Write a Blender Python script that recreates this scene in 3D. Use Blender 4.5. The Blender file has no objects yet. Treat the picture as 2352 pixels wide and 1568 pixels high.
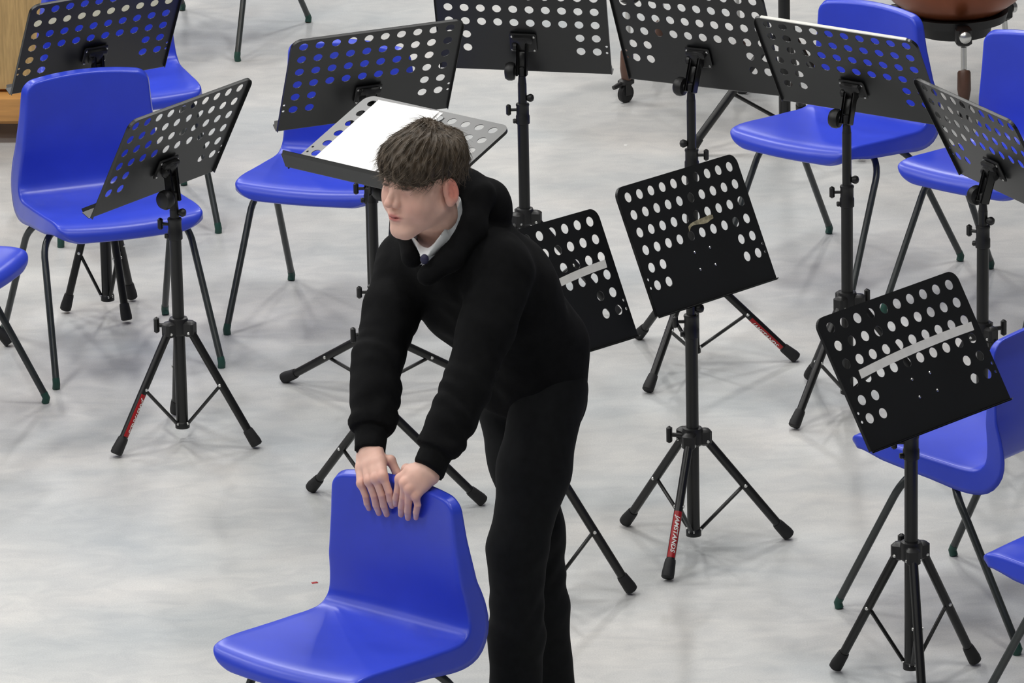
import bpy, math, random
import numpy as np
from mathutils import Vector, Matrix
PI = math.pi
C = bpy.context.scene.collection
scene = bpy.context.scene

# ------------------------------------------------------------------ camera
cam_d = bpy.data.cameras.new('camera')
cam_d.sensor_width = 36.0
cam_d.lens = 13788.6 / 2352 * 36.0
cam_d.clip_end = 200
cam = bpy.data.objects.new('camera', cam_d); C.objects.link(cam)
TH, RO = 0.309154, 0.021096
_f = Vector((0, math.cos(TH), -math.sin(TH))); _r = Vector((1, 0, 0)); _d = _f.cross(_r)
_r2 = _r * math.cos(RO) + _d * math.sin(RO); _d2 = _d * math.cos(RO) - _r * math.sin(RO)
cam.matrix_world = Matrix(((_r2.x, -_d2.x, -_f.x, 0), (_r2.y, -_d2.y, -_f.y, 0), (_r2.z, -_d2.z, -_f.z, 5.15247), (0, 0, 0, 1)))
scene.camera = cam
scene.view_settings.view_transform = 'Standard'
scene.view_settings.look = 'None'
scene.view_settings.gamma = 1.0
scene.view_settings.use_curve_mapping = False
scene.view_settings.exposure = 0.0

# ------------------------------------------------------------------ world + lights
w = bpy.data.worlds.new('hall_air'); scene.world = w; w.use_nodes = True
w.node_tree.nodes['Background'].inputs[0].default_value = (0.8, 0.85, 1, 1)
w.node_tree.nodes['Background'].inputs[1].default_value = 0.15
LAMPS = [(x, y) for y in (5.5, 10.5, 15.5, 21.0, 27.0) for x in (-11.0, -7.0, -3.0, 1.2)]
CEIL = 7.6
for i, (x, y) in enumerate(LAMPS):
    ld = bpy.data.lights.new('hall_lamp', 'AREA'); ld.shape = 'RECTANGLE'; ld.size = 0.45; ld.size_y = 1.3
    ld.energy = 70 + 5.5 * (y - 5.5); ld.color = (1.0, 0.99, 0.965)
    lo = bpy.data.objects.new('hall_lamp', ld); C.objects.link(lo); lo.location = (x, y, CEIL - 0.14)

# ------------------------------------------------------------------ materials
def mat(name, col, rough=0.5, spec=0.5, metal=0.0, noise=None, bump=None, sss=0.0, coat=0.0, attr=None, emit=None):
    m = bpy.data.materials.new(name); m.use_nodes = True
    nt = m.node_tree; b = nt.nodes['Principled BSDF']
    b.inputs['Base Color'].default_value = (*col, 1); b.inputs['Roughness'].default_value = rough
    b.inputs['Specular IOR Level'].default_value = spec; b.inputs['Metallic'].default_value = metal
    if coat: b.inputs['Coat Weight'].default_value = coat
    if sss:
        b.inputs['Subsurface Weight'].default_value = sss; b.inputs['Subsurface Scale'].default_value = 0.01
        b.inputs['Subsurface Radius'].default_value = (1, .35, .2)
    if attr:
        a = nt.nodes.new('ShaderNodeVertexColor'); a.layer_name = attr
        nt.links.new(a.outputs[0], b.inputs['Base Color'])
    if noise:
        tc = nt.nodes.new('ShaderNodeTexCoord'); n = nt.nodes.new('ShaderNodeTexNoise')
        mp = nt.nodes.new('ShaderNodeMapping'); mp.inputs['Scale'].default_value = noise.get('scale3', (1, 1, 1))
        n.inputs['Scale'].default_value = noise['scale']; n.inputs['Detail'].default_value = noise.get('detail', 4)
        cr = nt.nodes.new('ShaderNodeMapRange'); cr.inputs[1].default_value = .3; cr.inputs[2].default_value = .7
        cr.inputs[3].default_value = 1 - noise['amt']; cr.inputs[4].default_value = 1 + noise['amt']
        mx = nt.nodes.new('ShaderNodeVectorMath'); mx.operation = 'SCALE'
        nt.links.new(tc.outputs['Object'], mp.inputs[0]); nt.links.new(mp.outputs[0], n.inputs['Vector'])
        nt.links.new(n.outputs[0], cr.inputs[0]); nt.links.new(cr.outputs[0], mx.inputs['Scale'])
        if attr: nt.links.new(a.outputs[0], mx.inputs[0])
        else: mx.inputs[0].default_value = col
        nt.links.new(mx.outputs[0], b.inputs['Base Color'])
    if bump:
        tc = nt.nodes.new('ShaderNodeTexCoord'); n2 = nt.nodes.new('ShaderNodeTexNoise')
        mp2 = nt.nodes.new('ShaderNodeMapping'); mp2.inputs['Scale'].default_value = bump.get('scale3', (1, 1, 1))
        n2.inputs['Scale'].default_value = bump['scale']; n2.inputs['Detail'].default_value = 3
        bp = nt.nodes.new('ShaderNodeBump'); bp.inputs['Strength'].default_value = bump['s']; bp.inputs['Distance'].default_value = bump['d']
        nt.links.new(tc.outputs['Object'], mp2.inputs[0]); nt.links.new(mp2.outputs[0], n2.inputs['Vector'])
        nt.links.new(n2.outputs[0], bp.inputs['Height']); nt.links.new(bp.outputs[0], b.inputs['Normal'])
    if emit:
        b.inputs['Emission Color'].default_value = (*emit[0], 1); b.inputs['Emission Strength'].default_value = emit[1]
    return m

M = {}
M['blue'] = mat('blue_plastic', (0.034, 0.066, 0.62), 0.32, 0.5, noise=dict(scale=9, amt=.05), bump=dict(scale=900, s=.12, d=.0003))
M['tube'] = mat('grey_green_paint', (0.030, 0.036, 0.036), 0.3, 0.6, noise=dict(scale=30, amt=.15))
M['ferrule'] = mat('green_ferrule', (0.010, 0.06, 0.045), 0.5)
M['black'] = mat('black_powder_coat', (0.0065, 0.0067, 0.0068), 0.36, 0.5, noise=dict(scale=14, amt=.15))
M['plate'] = mat('black_desk_paint', (0.0060, 0.0066, 0.0072), 0.36, 0.7, noise=dict(scale=6, amt=.2))
M['rubber'] = mat('black_rubber', (0.012, 0.012, 0.013), 0.62, 0.4, noise=dict(scale=60, amt=.2))
M['plastic'] = mat('black_moulded_plastic', (0.009, 0.009, 0.0095), 0.45, 0.5, noise=dict(scale=40, amt=.15))
M['steel'] = mat('bright_steel', (0.72, 0.72, 0.70), 0.28, metal=1.0, noise=dict(scale=30, amt=.05))
M['red'] = mat('red_print', (0.36, 0.008, 0.012), 0.35, noise=dict(scale=30, amt=.1))
M['white_print'] = mat('white_print', (0.85, 0.85, 0.83), 0.5)
M['tape'] = mat('masking_tape', (0.66, 0.65, 0.58), 0.6, noise=dict(scale=40, amt=.1))
M['white_strip'] = mat('white_tape_and_highlight', (0.80, 0.79, 0.74), 0.55, noise=dict(scale=40, amt=.06))  # real tape, and also the highlight strip on one desk's top edge
M['oldtape'] = mat('torn_tape', (0.36, 0.32, 0.2), 0.7, noise=dict(scale=80, amt=.45))
M['paper'] = mat('white_paper', (0.92, 0.91, 0.90), 0.55, noise=dict(scale=5, amt=.02))
M['wood'] = mat('varnished_wood', (0.56, 0.28, 0.085), 0.4, noise=dict(scale=5, amt=.18, scale3=(1, 1, 10)))
M['grille'] = mat('tan_woven_cloth', (0.47, 0.31, 0.13), 0.85, noise=dict(scale=160, amt=.16, scale3=(1, 1, .1)))
M['copper'] = mat('copper_bowl', (0.30, 0.085, 0.035), 0.32, 0.5, metal=.55, noise=dict(scale=5, amt=.3))
M['brown'] = mat('brown_sleeve', (0.085, 0.04, 0.026), 0.45, noise=dict(scale=20, amt=.2))
M['cloth'] = mat('black_sweatshirt', (0.0052, 0.0054, 0.006), 0.95, 0.15, noise=dict(scale=40, amt=.2), bump=dict(scale=260, s=.4, d=.001))
M['trouser'] = mat('black_trousers', (0.0062, 0.0068, 0.0075), 0.85, 0.2, noise=dict(scale=50, amt=.2), bump=dict(scale=400, s=.3, d=.0006))
M['shirt'] = mat('white_shirt', (0.75, 0.78, 0.80), 0.7, noise=dict(scale=60, amt=.04))
M['tie'] = mat('dark_blue_tie', (0.02, 0.02, 0.06), 0.6, noise=dict(scale=60, amt=.3))
M['shoe'] = mat('black_leather', (0.012, 0.012, 0.012), 0.35, noise=dict(scale=30, amt=.2))
M['skin'] = mat('skin', (0.6, 0.35, 0.26), 0.52, 0.35, sss=.12, attr='tint', noise=dict(scale=45, amt=.045), bump=dict(scale=420, s=.12, d=.0006))
M['hair'] = mat('brown_hair', (0.064, 0.046, 0.030), 0.55, 0.35, noise=dict(scale=55, amt=.5))
M['hair2'] = mat('brown_hair_strands', (0.105, 0.080, 0.056), 0.5, 0.4, noise=dict(scale=30, amt=.5))
M['eye'] = mat('eyeball', (0.5, 0.47, 0.45), 0.2, attr='tint')
M['wall'] = mat('dark_wall', (0.07, 0.07, 0.075), 0.8, noise=dict(scale=2, amt=.05))
M['ceiling'] = mat('ceiling_panels', (0.40, 0.40, 0.39), 0.9, noise=dict(scale=2, amt=.04))
M['lampbody'] = mat('white_lamp_housing', (0.8, 0.8, 0.8), 0.5)
M['door'] = mat('door_paint', (0.12, 0.16, 0.22), 0.5, noise=dict(scale=3, amt=.05))
M['diffuser'] = mat('lamp_diffuser', (0.9, 0.9, 0.9), 0.5, emit=((1, .99, .96), 3.0))

def floor_material():
    m = bpy.data.materials.new('mottled_grey_vinyl'); m.use_nodes = True
    nt = m.node_tree; b = nt.nodes['Principled BSDF']; N = nt.nodes; L = nt.links
    tc = N.new('ShaderNodeTexCoord')
    def noise(scale, sc3, rot, detail, dist=0.0):
        mp = N.new('ShaderNodeMapping'); mp.inputs['Scale'].default_value = sc3; mp.inputs['Rotation'].default_value = (0, 0, rot)
        n = N.new('ShaderNodeTexNoise'); n.inputs['Scale'].default_value = scale; n.inputs['Detail'].default_value = detail
        n.inputs['Distortion'].default_value = dist
        L.new(tc.outputs['Object'], mp.inputs[0]); L.new(mp.outputs[0], n.inputs['Vector']); return n
    n1 = noise(1.5, (1, 1.5, 1), .35, 3, .5)
    n2 = noise(9, (1, 1.7, 1), -.35, 7, 1.0)
    n3 = noise(240, (1, 1, 1), 0, 2)
    r1 = N.new('ShaderNodeValToRGB'); e = r1.color_ramp.elements
    e[0].position = .30; e[0].color = (.45, .472, .482, 1); e[1].position = .68; e[1].color = (.60, .588, .57, 1)
    L.new(n1.outputs[0], r1.inputs[0])
    r2 = N.new('ShaderNodeValToRGB'); e = r2.color_ramp.elements
    e[0].position = .32; e[0].color = (.90, .905, .915, 1); e[1].position = .66; e[1].color = (1.05, 1.045, 1.035, 1)
    L.new(n2.outputs[0], r2.inputs[0])
    r3 = N.new('ShaderNodeValToRGB'); e = r3.color_ramp.elements
    e[0].position = .2; e[0].color = (.86, .86, .86, 1); e[1].position = .8; e[1].color = (1.10, 1.10, 1.10, 1)
    L.new(n3.outputs[0], r3.inputs[0])
    m1 = N.new('ShaderNodeVectorMath'); m1.operation = 'MULTIPLY'; L.new(r1.outputs[0], m1.inputs[0]); L.new(r2.outputs[0], m1.inputs[1])
    m2 = N.new('ShaderNodeVectorMath'); m2.operation = 'MULTIPLY'; L.new(m1.outputs[0], m2.inputs[0]); L.new(r3.outputs[0], m2.inputs[1])
    L.new(m2.outputs[0], b.inputs['Base Color'])
    b.inputs['Roughness'].default_value = .38; b.inputs['Specular IOR Level'].default_value = .4
    return m
M['floor'] = floor_material()
_nt = M['tape'].node_tree; _b = _nt.nodes['Principled BSDF']; _t = _nt.nodes.new('ShaderNodeBsdfTranslucent'); _t.inputs[0].default_value = (.85, .84, .74, 1)
_x = _nt.nodes.new('ShaderNodeMixShader'); _x.inputs[0].default_value = .6; _nt.links.new(_b.outputs[0], _x.inputs[1]); _nt.links.new(_t.outputs[0], _x.inputs[2])
_nt.links.new(_x.outputs[0], _nt.nodes['Material Output'].inputs[0])

# ------------------------------------------------------------------ mesh helpers
class MB:
    def __init__(s): s.v = []; s.f = []; s.m = []
    def add(s, vs, fs, mi=0):
        b = len(s.v); s.v += [tuple(map(float, p)) for p in vs]
        for q in fs: s.f.append(tuple(b + i for i in q)); s.m.append(mi)
    def box(s, c, size, R=None, mi=0, bev=0.0):
        hx, hy, hz = [a / 2 for a in size]; c = Vector(c)
        R = R or Matrix.Identity(3)
        if bev <= 0:
            vs = [c + R @ Vector((x * hx, y * hy, z * hz)) for z in (-1, 1) for y in (-1, 1) for x in (-1, 1)]
            s.add(vs, [(0, 2, 3, 1), (4, 5, 7, 6), (0, 1, 5, 4), (2, 6, 7, 3), (0, 4, 6, 2), (1, 3, 7, 5)], mi); return
        b = min(bev, hx * .9, hy * .9, hz * .9)
        rings = []
        for z, ins in ((-hz, b), (-hz + b, 0), (hz - b, 0), (hz, b)):
            x, y = hx - ins, hy - ins; k = b
            rings.append([(x - k, -y), (x, -y + k), (x, y - k), (x - k, y), (-x + k, y), (-x, y - k), (-x, -y + k), (-x + k, -y)])
            rings[-1] = [c + R @ Vector((p[0], p[1], z)) for p in rings[-1]]
        vs = [p for r in rings for p in r]; fs = []
        for k in range(3):
            for i in range(8):
                j = (i + 1) % 8; fs.append((k * 8 + i, k * 8 + j, k * 8 + 8 + j, k * 8 + 8 + i))
        fs.append(tuple(range(7, -1, -1))); fs.append(tuple(range(24, 32)))
        s.add(vs, fs, mi)
    def tube(s, pts, rad, n=14, mi=0, cap=True, flat=None):
        pts = [Vector(p) for p in pts]; k = len(pts)
        rad = rad if isinstance(rad, (list, tuple)) else [rad] * k
        t0 = (pts[1] - pts[0]).normalized()
        a = Vector((0, 0, 1)) if abs(t0.z) < .9 else Vector((1, 0, 0))
        u = (a - t0 * a.dot(t0)).normalized(); vs = []
        for i, p in enumerate(pts):
            if i == 0: t = t0
            elif i == k - 1: t = (pts[-1] - pts[-2]).normalized()
            else: t = ((pts[i + 1] - p).normalized() + (p - pts[i - 1]).normalized()).normalized()
            u = (u - t * u.dot(t)).normalized(); v = t.cross(u)
            for j in range(n):
                an = 2 * PI * j / n
                vs.append(p + (u * math.cos(an) * (flat or 1) + v * math.sin(an)) * rad[i])
        fs = []
        for i in range(k - 1):
            for j in range(n):
                j2 = (j + 1) % n; fs.append((i * n + j, i * n + j2, (i + 1) * n + j2, (i + 1) * n + j))
        if cap:
            fs.append(tuple(range(n - 1, -1, -1))); fs.append(tuple((k - 1) * n + j for j in range(n)))
        s.add(vs, fs, mi)
    def lathe(s, prof, c=(0, 0, 0), axis=(0, 0, 1), n=24, mi=0):
        c = Vector(c); ax = Vector(axis).normalized()
        a = Vector((0, 0, 1)) if abs(ax.z) < .9 else Vector((1, 0, 0))
        u = (a - ax * a.dot(ax)).normalized(); v = ax.cross(u); vs = []
        for r, h in prof:
            for j in range(n):
                an = 2 * PI * j / n; vs.append(c + ax * h + (u * math.cos(an) + v * math.sin(an)) * max(r, 1e-5))
        fs = []
        for i in range(len(prof) - 1):
            for j in range(n):
                j2 = (j + 1) % n; fs.append((i * n + j, i * n + j2, (i + 1) * n + j2, (i + 1) * n + j))
        fs.append(tuple(range(n - 1, -1, -1))); fs.append(tuple((len(prof) - 1) * n + j for j in range(n)))
        s.add(vs, fs, mi)
    def build(s, name, mats, parent=None, smooth=True):
        me = bpy.data.meshes.new(name); me.from_pydata(s.v, [], s.f)
        if not isinstance(mats, (list, tuple)): mats = [mats]
        for m in mats: me.materials.append(m)
        me.polygons.foreach_set('material_index', s.m)
        me.update()
        if smooth:
            me.polygons.foreach_set('use_smooth', [True] * len(me.polygons))
            try: me.set_sharp_from_angle(angle=math.radians(38))
            except Exception: pass
        o = bpy.data.objects.new(name, me); C.objects.link(o)
        if parent: o.parent = parent
        return o

def tag(o, label, cat, group=None, kind=None):
    if label: o['label'] = label
    if cat: o['category'] = cat
    if group: o['group'] = group
    if kind: o['kind'] = kind
    return o
def empty(name, loc, rz=0):
    o = bpy.data.objects.new(name, None); C.objects.link(o); o.location = loc; o.rotation_euler = (0, 0, rz)
    o.empty_display_size = .1; return o
def children_of(o): return list(o.children)
def copy_tree(o, parent=None):
    c = o.copy(); C.objects.link(c)
    if parent: c.parent = parent
    for ch in CH_MAP.get(o.name, children_of(o)): copy_tree(ch, c)
    return c
CH_MAP = {}

# ------------------------------------------------------------------ the hall
def structure(name, mb, m):
    o = mb.build(name, m, smooth=False); o['kind'] = 'structure'; return o
X0, X1, Y0, Y1 = -14.0, 5.4, -5.0, 31.0
b = MB(); b.box(((X0 + X1) / 2, (Y0 + Y1) / 2, -.1), (X1 - X0, Y1 - Y0, .2)); structure('floor', b, M['floor'])
b = MB(); b.box(((X0 + X1) / 2, (Y0 + Y1) / 2, CEIL + .15), (X1 - X0 + .4, Y1 - Y0 + .4, .2)); structure('ceiling', b, M['ceiling'])
for nm, c, sz in (('wall_left', (X0 - .1, 13, 3.8), (.2, 36.4, 7.7)), ('unseen_wall_right', (X1 + .1, 13, 3.8), (.2, 36.4, 7.7)),  # unseen right wall, set close and dark to darken the desk fronts' reflections
                  ('wall_back', ((X0 + X1) / 2, Y1 + .1, 3.8), (X1 - X0, .2, 7.7)), ('wall_front', ((X0 + X1) / 2, Y0 - .1, 3.8), (X1 - X0, .2, 7.7))):
    b = MB(); b.box(c, sz); structure(nm, b, M['wall'])
lp = None
for i, (x, y) in enumerate(LAMPS):
    if lp is None:
        t = empty('ceiling_lamp', (x, y, CEIL)); b = MB(); b.box((0, 0, 0.0), (.7, 1.6, .1), bev=.02); b.build('lamp_housing', M['lampbody'], t)
        b = MB(); b.box((0, 0, -.055), (.6, 1.5, .012)); b.build('diffuser', M['diffuser'], t); lp = t
    else:
        t = copy_tree(lp); t.location = (x, y, CEIL)
    t['label'] = 'white rectangular ceiling lamp over the hall floor, outside the photo'; t['category'] = 'lamp'; t['group'] = 'ceiling lamps of the hall'

# ------------------------------------------------------------------ chairs
def bez(p0, p1, p2, n=7):
    return [tuple((1 - t) ** 2 * np.array(p0) + 2 * t * (1 - t) * np.array(p1) + t * t * np.array(p2)) for t in np.linspace(0, 1, n)]
def cr_spline(P, n):
    P = np.array(P, float); P = np.vstack([2 * P[0] - P[1], P, 2 * P[-1] - P[-2]]); out = []
    for i in range(1, len(P) - 2):
        for t in np.linspace(0, 1, n, endpoint=False):
            a, b_, c, d = P[i - 1], P[i], P[i + 1], P[i + 2]
            out.append(.5 * ((2 * b_) + (-a + c) * t + (2 * a - 5 * b_ + 4 * c - d) * t * t + (-a + 3 * b_ - 3 * c + d) * t ** 3))
    out.append(P[-2]); return np.array(out)

def shell_mesh():
    path = cr_spline([(.278, .408), (.276, .424), (.262, .440), (.235, .4475), (.18, .4475), (.09, .440), (0, .433), (-.08, .429), (-.125, .434), (-.148, .455),
                      (-.156, .495), (-.1555, .56), (-.1535, .63), (-.152, .70), (-.152, .724), (-.1525, .741)], 10)
    seg = np.r_[0, np.cumsum(np.linalg.norm(np.diff(path, axis=0), axis=1))]; Ltot = seg[-1]
    def pos(s): return np.array([np.interp(s, seg, path[:, 0]), np.interp(s, seg, path[:, 1])])
    sc = np.interp(-.01, -path[:60:1, 0], seg[:60]) if False else None
    # half width along arclength
    ks = [0, .05, .16, .30, .40, .44, .50, .58, .66, .74, Ltot]
    kw = [.196, .202, .206, .207, .207, .205, .197, .186, .176, .169, .166]
    rf, rt = .055, .022
    def hw(s):
        w_ = np.interp(s, ks, kw)
        if s < rf: w_ -= rf - math.sqrt(max(rf * rf - (rf - s) ** 2, 0))
        if s > Ltot - rt: w_ -= rt - math.sqrt(max(rt * rt - (s - Ltot + rt) ** 2, 0))
        return w_
    def cosr(a, b_, n): return [a + (b_ - a) * (1 - math.cos(PI / 2 * i / n)) for i in range(n)]
    S = cosr(0, rf, 9) + list(np.linspace(rf, Ltot - rt, 60)) + [Ltot - (Ltot - x) for x in sorted([Ltot - (rt - rt * math.sin(PI / 2 * i / 9)) for i in range(1, 10)])]
    NU = 25; rows = len(S); V = np.zeros((rows, NU, 3))
    for i, s in enumerate(S):
        y, z = pos(s); w_ = hw(s)
        fb = np.clip((s - .46) / .1, 0, 1); fs = np.clip(1 - (s - .34) / .1, 0, 1) * np.clip(s / .1, 0, 1)
        for j in range(NU):
            u = -1 + 2 * j / (NU - 1); x = u * w_; u = x / float(np.interp(s, ks, kw))
            yy = y + .016 * fb * u * u; zz = z + fs * .007 * (u * u - .5) + .014 * np.clip((s - Ltot + .26) / .26, 0, 1) * (1 - (x / .17) ** 2)
            yy -= .018 * np.clip((.08 - s) / .08, 0, 1) * (x / .2) ** 2
            V[i, j] = (x, yy, zz)
    du = np.gradient(V, axis=1); ds = np.gradient(V, axis=0); Nn = np.cross(ds, du); Nn /= np.linalg.norm(Nn, axis=2, keepdims=True) + 1e-12
    # sitter side normal: z up on the seat
    if Nn[rows // 4, NU // 2, 2] < 0: Nn = -Nn
    loop = [(0, j) for j in range(NU)] + [(i, NU - 1) for i in range(1, rows)] + [(rows - 1, j) for j in range(NU - 2, -1, -1)] + [(i, 0) for i in range(rows - 2, 0, -1)]
    m = MB(); idx = {}
    vs = []; fs = []
    for i in range(rows):
        for j in range(NU): idx[i, j] = len(vs); vs.append(V[i, j])
    for i in range(rows - 1):
        for j in range(NU - 1): fs.append((idx[i, j], idx[i, j + 1], idx[i + 1, j + 1], idx[i + 1, j]))
    n = len(loop); LP = np.array([V[a] for a in loop]); LN = np.array([Nn[a] for a in loop])
    tg = np.roll(LP, -2, 0) - np.roll(LP, 2, 0); tg /= np.linalg.norm(tg, axis=1, keepdims=True) + 1e-9
    O = np.cross(tg, LN); cen = LP.mean(0)
    sgn = np.sign(np.sum(O[n // 8] * np.array([1, 0, 0])))
    if sgn == 0: sgn = 1
    # choose orientation such that a right side edge points to +x
    kidx = NU + rows // 3
    if O[kidx][0] < 0: O = -O
    for _ in range(3):
        O = (np.roll(O, 1, 0) + O * 2 + np.roll(O, -1, 0)); O /= np.linalg.norm(O, axis=1, keepdims=True) + 1e-9
        LN = (np.roll(LN, 1, 0) + LN * 2 + np.roll(LN, -1, 0)); LN /= np.linalg.norm(LN, axis=1, keepdims=True) + 1e-9
    # flange depth by arclength
    sl = np.array([S[a[0]] for a in loop])
    dep = np.interp(sl, [0, .05, .15, .30, .38, .43, .48, .56, .66, .78, Ltot], [.012, .022, .036, .042, .050, .056, .054, .036, .024, .014, .010])
    prev = [idx[a] for a in loop]; R = .0080
    Ns = LN.copy()
    for _ in range(26):
        Ns = (np.roll(Ns, 1, 0) + Ns + np.roll(Ns, -1, 0)); Ns /= np.linalg.norm(Ns, axis=1, keepdims=True) + 1e-9
    for k in range(1, 9):
        if k <= 4:
            a = PI / 2 * k / 4; P = LP + O * (R * math.sin(a)) - LN * (R * (1 - math.cos(a))); base = P
        else:
            t = (k - 4) / 4; P = base - (Ns * (dep * t)[:, None]) + O * (.004 * t)
        cur = []
        for q in P: cur.append(len(vs)); vs.append(q)
        for i in range(n):
            j = (i + 1) % n; fs.append((prev[i], cur[i], cur[j], prev[j]))
        prev = cur
    m.add(vs, fs); return m

def make_chair():
    t = empty('classroom_chair', (0, 0, 0))
    sh = shell_mesh().build('seat_shell', M['blue'], t)
    md = sh.modifiers.new('thickness', 'SOLIDIFY'); md.thickness = .004; md.offset = -1; md.use_even_offset = False
    import bmesh
    bm = bmesh.new(); bm.from_mesh(sh.data); bmesh.ops.recalc_face_normals(bm, faces=bm.faces[:])
    # orient so that the seat faces up
    up = [f for f in bm.faces if abs(f.calc_center_median().x) < .03 and .05 < f.calc_center_median().y < .12]
    if up and up[0].normal.z < 0: bmesh.ops.reverse_faces(bm, faces=bm.faces[:])
    bm.to_mesh(sh.data); bm.free()
    sh.data.polygons.foreach_set('use_smooth', [True] * len(sh.data.polygons))
    CH_MAP_l = [sh]
    for sx in (1, -1):
        for k, (ya, yb, yf) in enumerate(((.045, .078, .2665), (-.005, -.045, -.2665))):
            pts = [(0, ya, .404), (sx * .10, ya, .404)] + bez((sx * .125, ya + (yb - ya) * .2, .400), (sx * .212, yb, .392), (sx * .2145, yb + (yf - yb) * .22, .315), 12) + [(sx * .2385, yf, .026)]
            b = MB(); b.tube(pts, .0098, 14); lg = b.build('leg', M['tube'], t)
            d = (Vector((sx * .2385, yf, .0)) - Vector(pts[-2])).normalized()
            e = Vector((sx * .2385, yf, .026))
            b = MB(); b.tube([e - d * .004, e + d * .012, (sx * .2395, yf * 1.003, .001)], [.0104, .0108, .0108], 14); fc = b.build('ferrule', M['ferrule'], lg); fc['label'] = 'green plastic leg tip'
            CH_MAP_l.append(lg)
    b = MB(); b.box((0, .02, .415), (.16, .12, .012), bev=.004); pl = b.build('seat_fixing', M['tube'], t)
    return t
chair0 = make_chair(); chair_used = False
CHAIRS = [
 (-.364, 12.618, -129.1, 'foreground blue plastic chair whose backrest the person leans on'),
 (-1.128, 16.12, -70.3, 'blue chair at left with its full backrest in view behind a tilted music stand'),
 (-1.17, 17.467, -76.3, 'blue chair mostly hidden by the top left music stand'),
 (-.497, 16.434, -108.2, 'blue chair behind the two overlapping music stands beside the head of the person'),
 (.961, 16.763, -130.0, 'upper right blue chair, its seat showing below a stand with a bright top edge'),
 (1.417, 16.373, -128.8, 'blue chair cut by the right edge behind the rightmost music stand'),
 (1.153, 13.921, 139.6, 'blue chair seen from behind its backrest, seat behind the lowest taped music stand'),
 (1.403, 13.04, 138.5, 'blue chair in the lower right corner, only seat front and one leg showing'),
 (-1.625, 15.55, -23.0, 'blue chair at the left edge, only a seat corner and one leg showing'),
 (-.997, 19.59, -114.3, 'chair cut off by the top edge, only its dark legs showing'),
 (2.14, 19.0, -128.0, 'blue chair in the top right corner behind the copper drum'),
]
for x, y, yaw, lab in CHAIRS:
    c = chair0 if not chair_used else copy_tree(chair0)
    chair_used = True
    c.scale = (1, 1, 1.018 if abs(x + 1.128) < .01 else 1); c.location = (x, y, 0); c.rotation_euler = (0, 0, math.radians(yaw - 90))
    tag(c, lab, 'chair', 'blue plastic chairs of the orchestra')

# ------------------------------------------------------------------ music stands
PX = .0465; PZ = .0465 * .98478
def plate_mesh(L_=.040):
    """desk plate in local axes x right, y up, z front normal; origin at the middle of the hole grid"""
    cu = bpy.data.curves.new('plate', 'CURVE'); cu.dimensions = '2D'; cu.fill_mode = 'BOTH'; cu.extrude = .0008
    def loop(pts):
        sp = cu.splines.new('POLY'); sp.points.add(len(pts) - 1)
        for p, q in zip(sp.points, pts): p.co = (q[0], q[1], 0, 1)
        sp.use_cyclic_u = True
    W_, T_, B_ = .247, 2.5 * PZ + .030, -(2.5 * PZ + .073); r = .028
    out = [(-W_, B_), (W_, B_)]
    for cx, cy, a0 in ((W_ - r, T_ - r, 0), (-W_ + r, T_ - r, PI / 2)):
        for k in range(9): a = a0 + PI / 2 * k / 8; out.append((cx + r * math.cos(a), cy + r * math.sin(a)))
    loop(out)
    for row in range(6):
        for col in range(10):
            if row >= 4 and 2 <= col <= 7: continue
            cx = (col - 4.5) * PX; cy = (2.5 - row) * PZ
            loop([(cx + .0127 * math.cos(2 * PI * k / 24), cy + .0127 * math.sin(2 * PI * k / 24)) for k in range(24)])
    for sx in (-1, 1):
        for rr in (5.57, 6.05):
            cx = sx * 5.1 * PX; cy = (3.5 - rr) * PZ
            loop([(cx + .0038 * math.cos(2 * PI * k / 10), cy + .0038 * math.sin(2 * PI * k / 10)) for k in range(10)])
    ob = bpy.data.objects.new('tmp', cu); C.objects.link(ob)
    dg = bpy.context.evaluated_depsgraph_get(); dg.update()
    me = bpy.data.meshes.new_from_object(ob.evaluated_get(dg))
    m = MB(); m.add([v.co[:] for v in me.vertices], [tuple(p.vertices) for p in me.polygons])
    bpy.data.objects.remove(ob); bpy.data.curves.remove(cu); bpy.data.meshes.remove(me)
    # side flanges folded to the back, round the top corners
    fl = out[1:] + [out[0]]
    for i in range(len(fl) - 1):
        a, c_ = fl[i], fl[i + 1]
        m.add([(a[0], a[1], .0008), (c_[0], c_[1], .0008), (c_[0], c_[1], -.008), (a[0], a[1], -.008)], [(0, 1, 2, 3)])
        ai = (a[0] * .994, a[1] * .994); ci = (c_[0] * .994, c_[1] * .994)
        m.add([(ai[0], ai[1], .0), (ci[0], ci[1], .0), (ci[0], ci[1], -.008), (ai[0], ai[1], -.008)], [(3, 2, 1, 0)])
        m.add([(a[0], a[1], -.008), (c_[0], c_[1], -.008), (ci[0], ci[1], -.008), (ai[0], ai[1], -.008)], [(0, 1, 2, 3)])
    # lip
    n = 6; prof = [(0, 0)] + [(.006 * math.sin(PI / 2 * k / n), -.006 * (1 - math.cos(PI / 2 * k / n)) ) for k in range(1, n + 1)]
    pts = []
    for k in range(n + 1): a = PI / 2 * k / n; pts.append((B_ - .006 * math.sin(a), .006 * (1 - math.cos(a))))   # (y, z)
    pts.append((B_ - .006, L_ - .01)); pts.append((B_ - .003, L_))
    for i in range(len(pts) - 1):
        (y0, z0), (y1, z1) = pts[i], pts[i + 1]; w0 = W_ - (.0 if z0 < .02 else .004); w1 = W_ - (.0 if z1 < .02 else .007 if z1 > L_ - .005 else .0)
        m.add([(-w0, y0, z0), (w0, y0, z0), (w1, y1, z1), (-w1, y1, z1)], [(0, 1, 2, 3)])
        m.add([(-w0, y0 + .0014, z0), (w0, y0 + .0014, z0), (w1, y1 + .0014, z1), (-w1, y1 + .0014, z1)], [(3, 2, 1, 0)])
    return m
PLATES = {k: plate_mesh(k) for k in (.040, .010, .054)}

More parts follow.
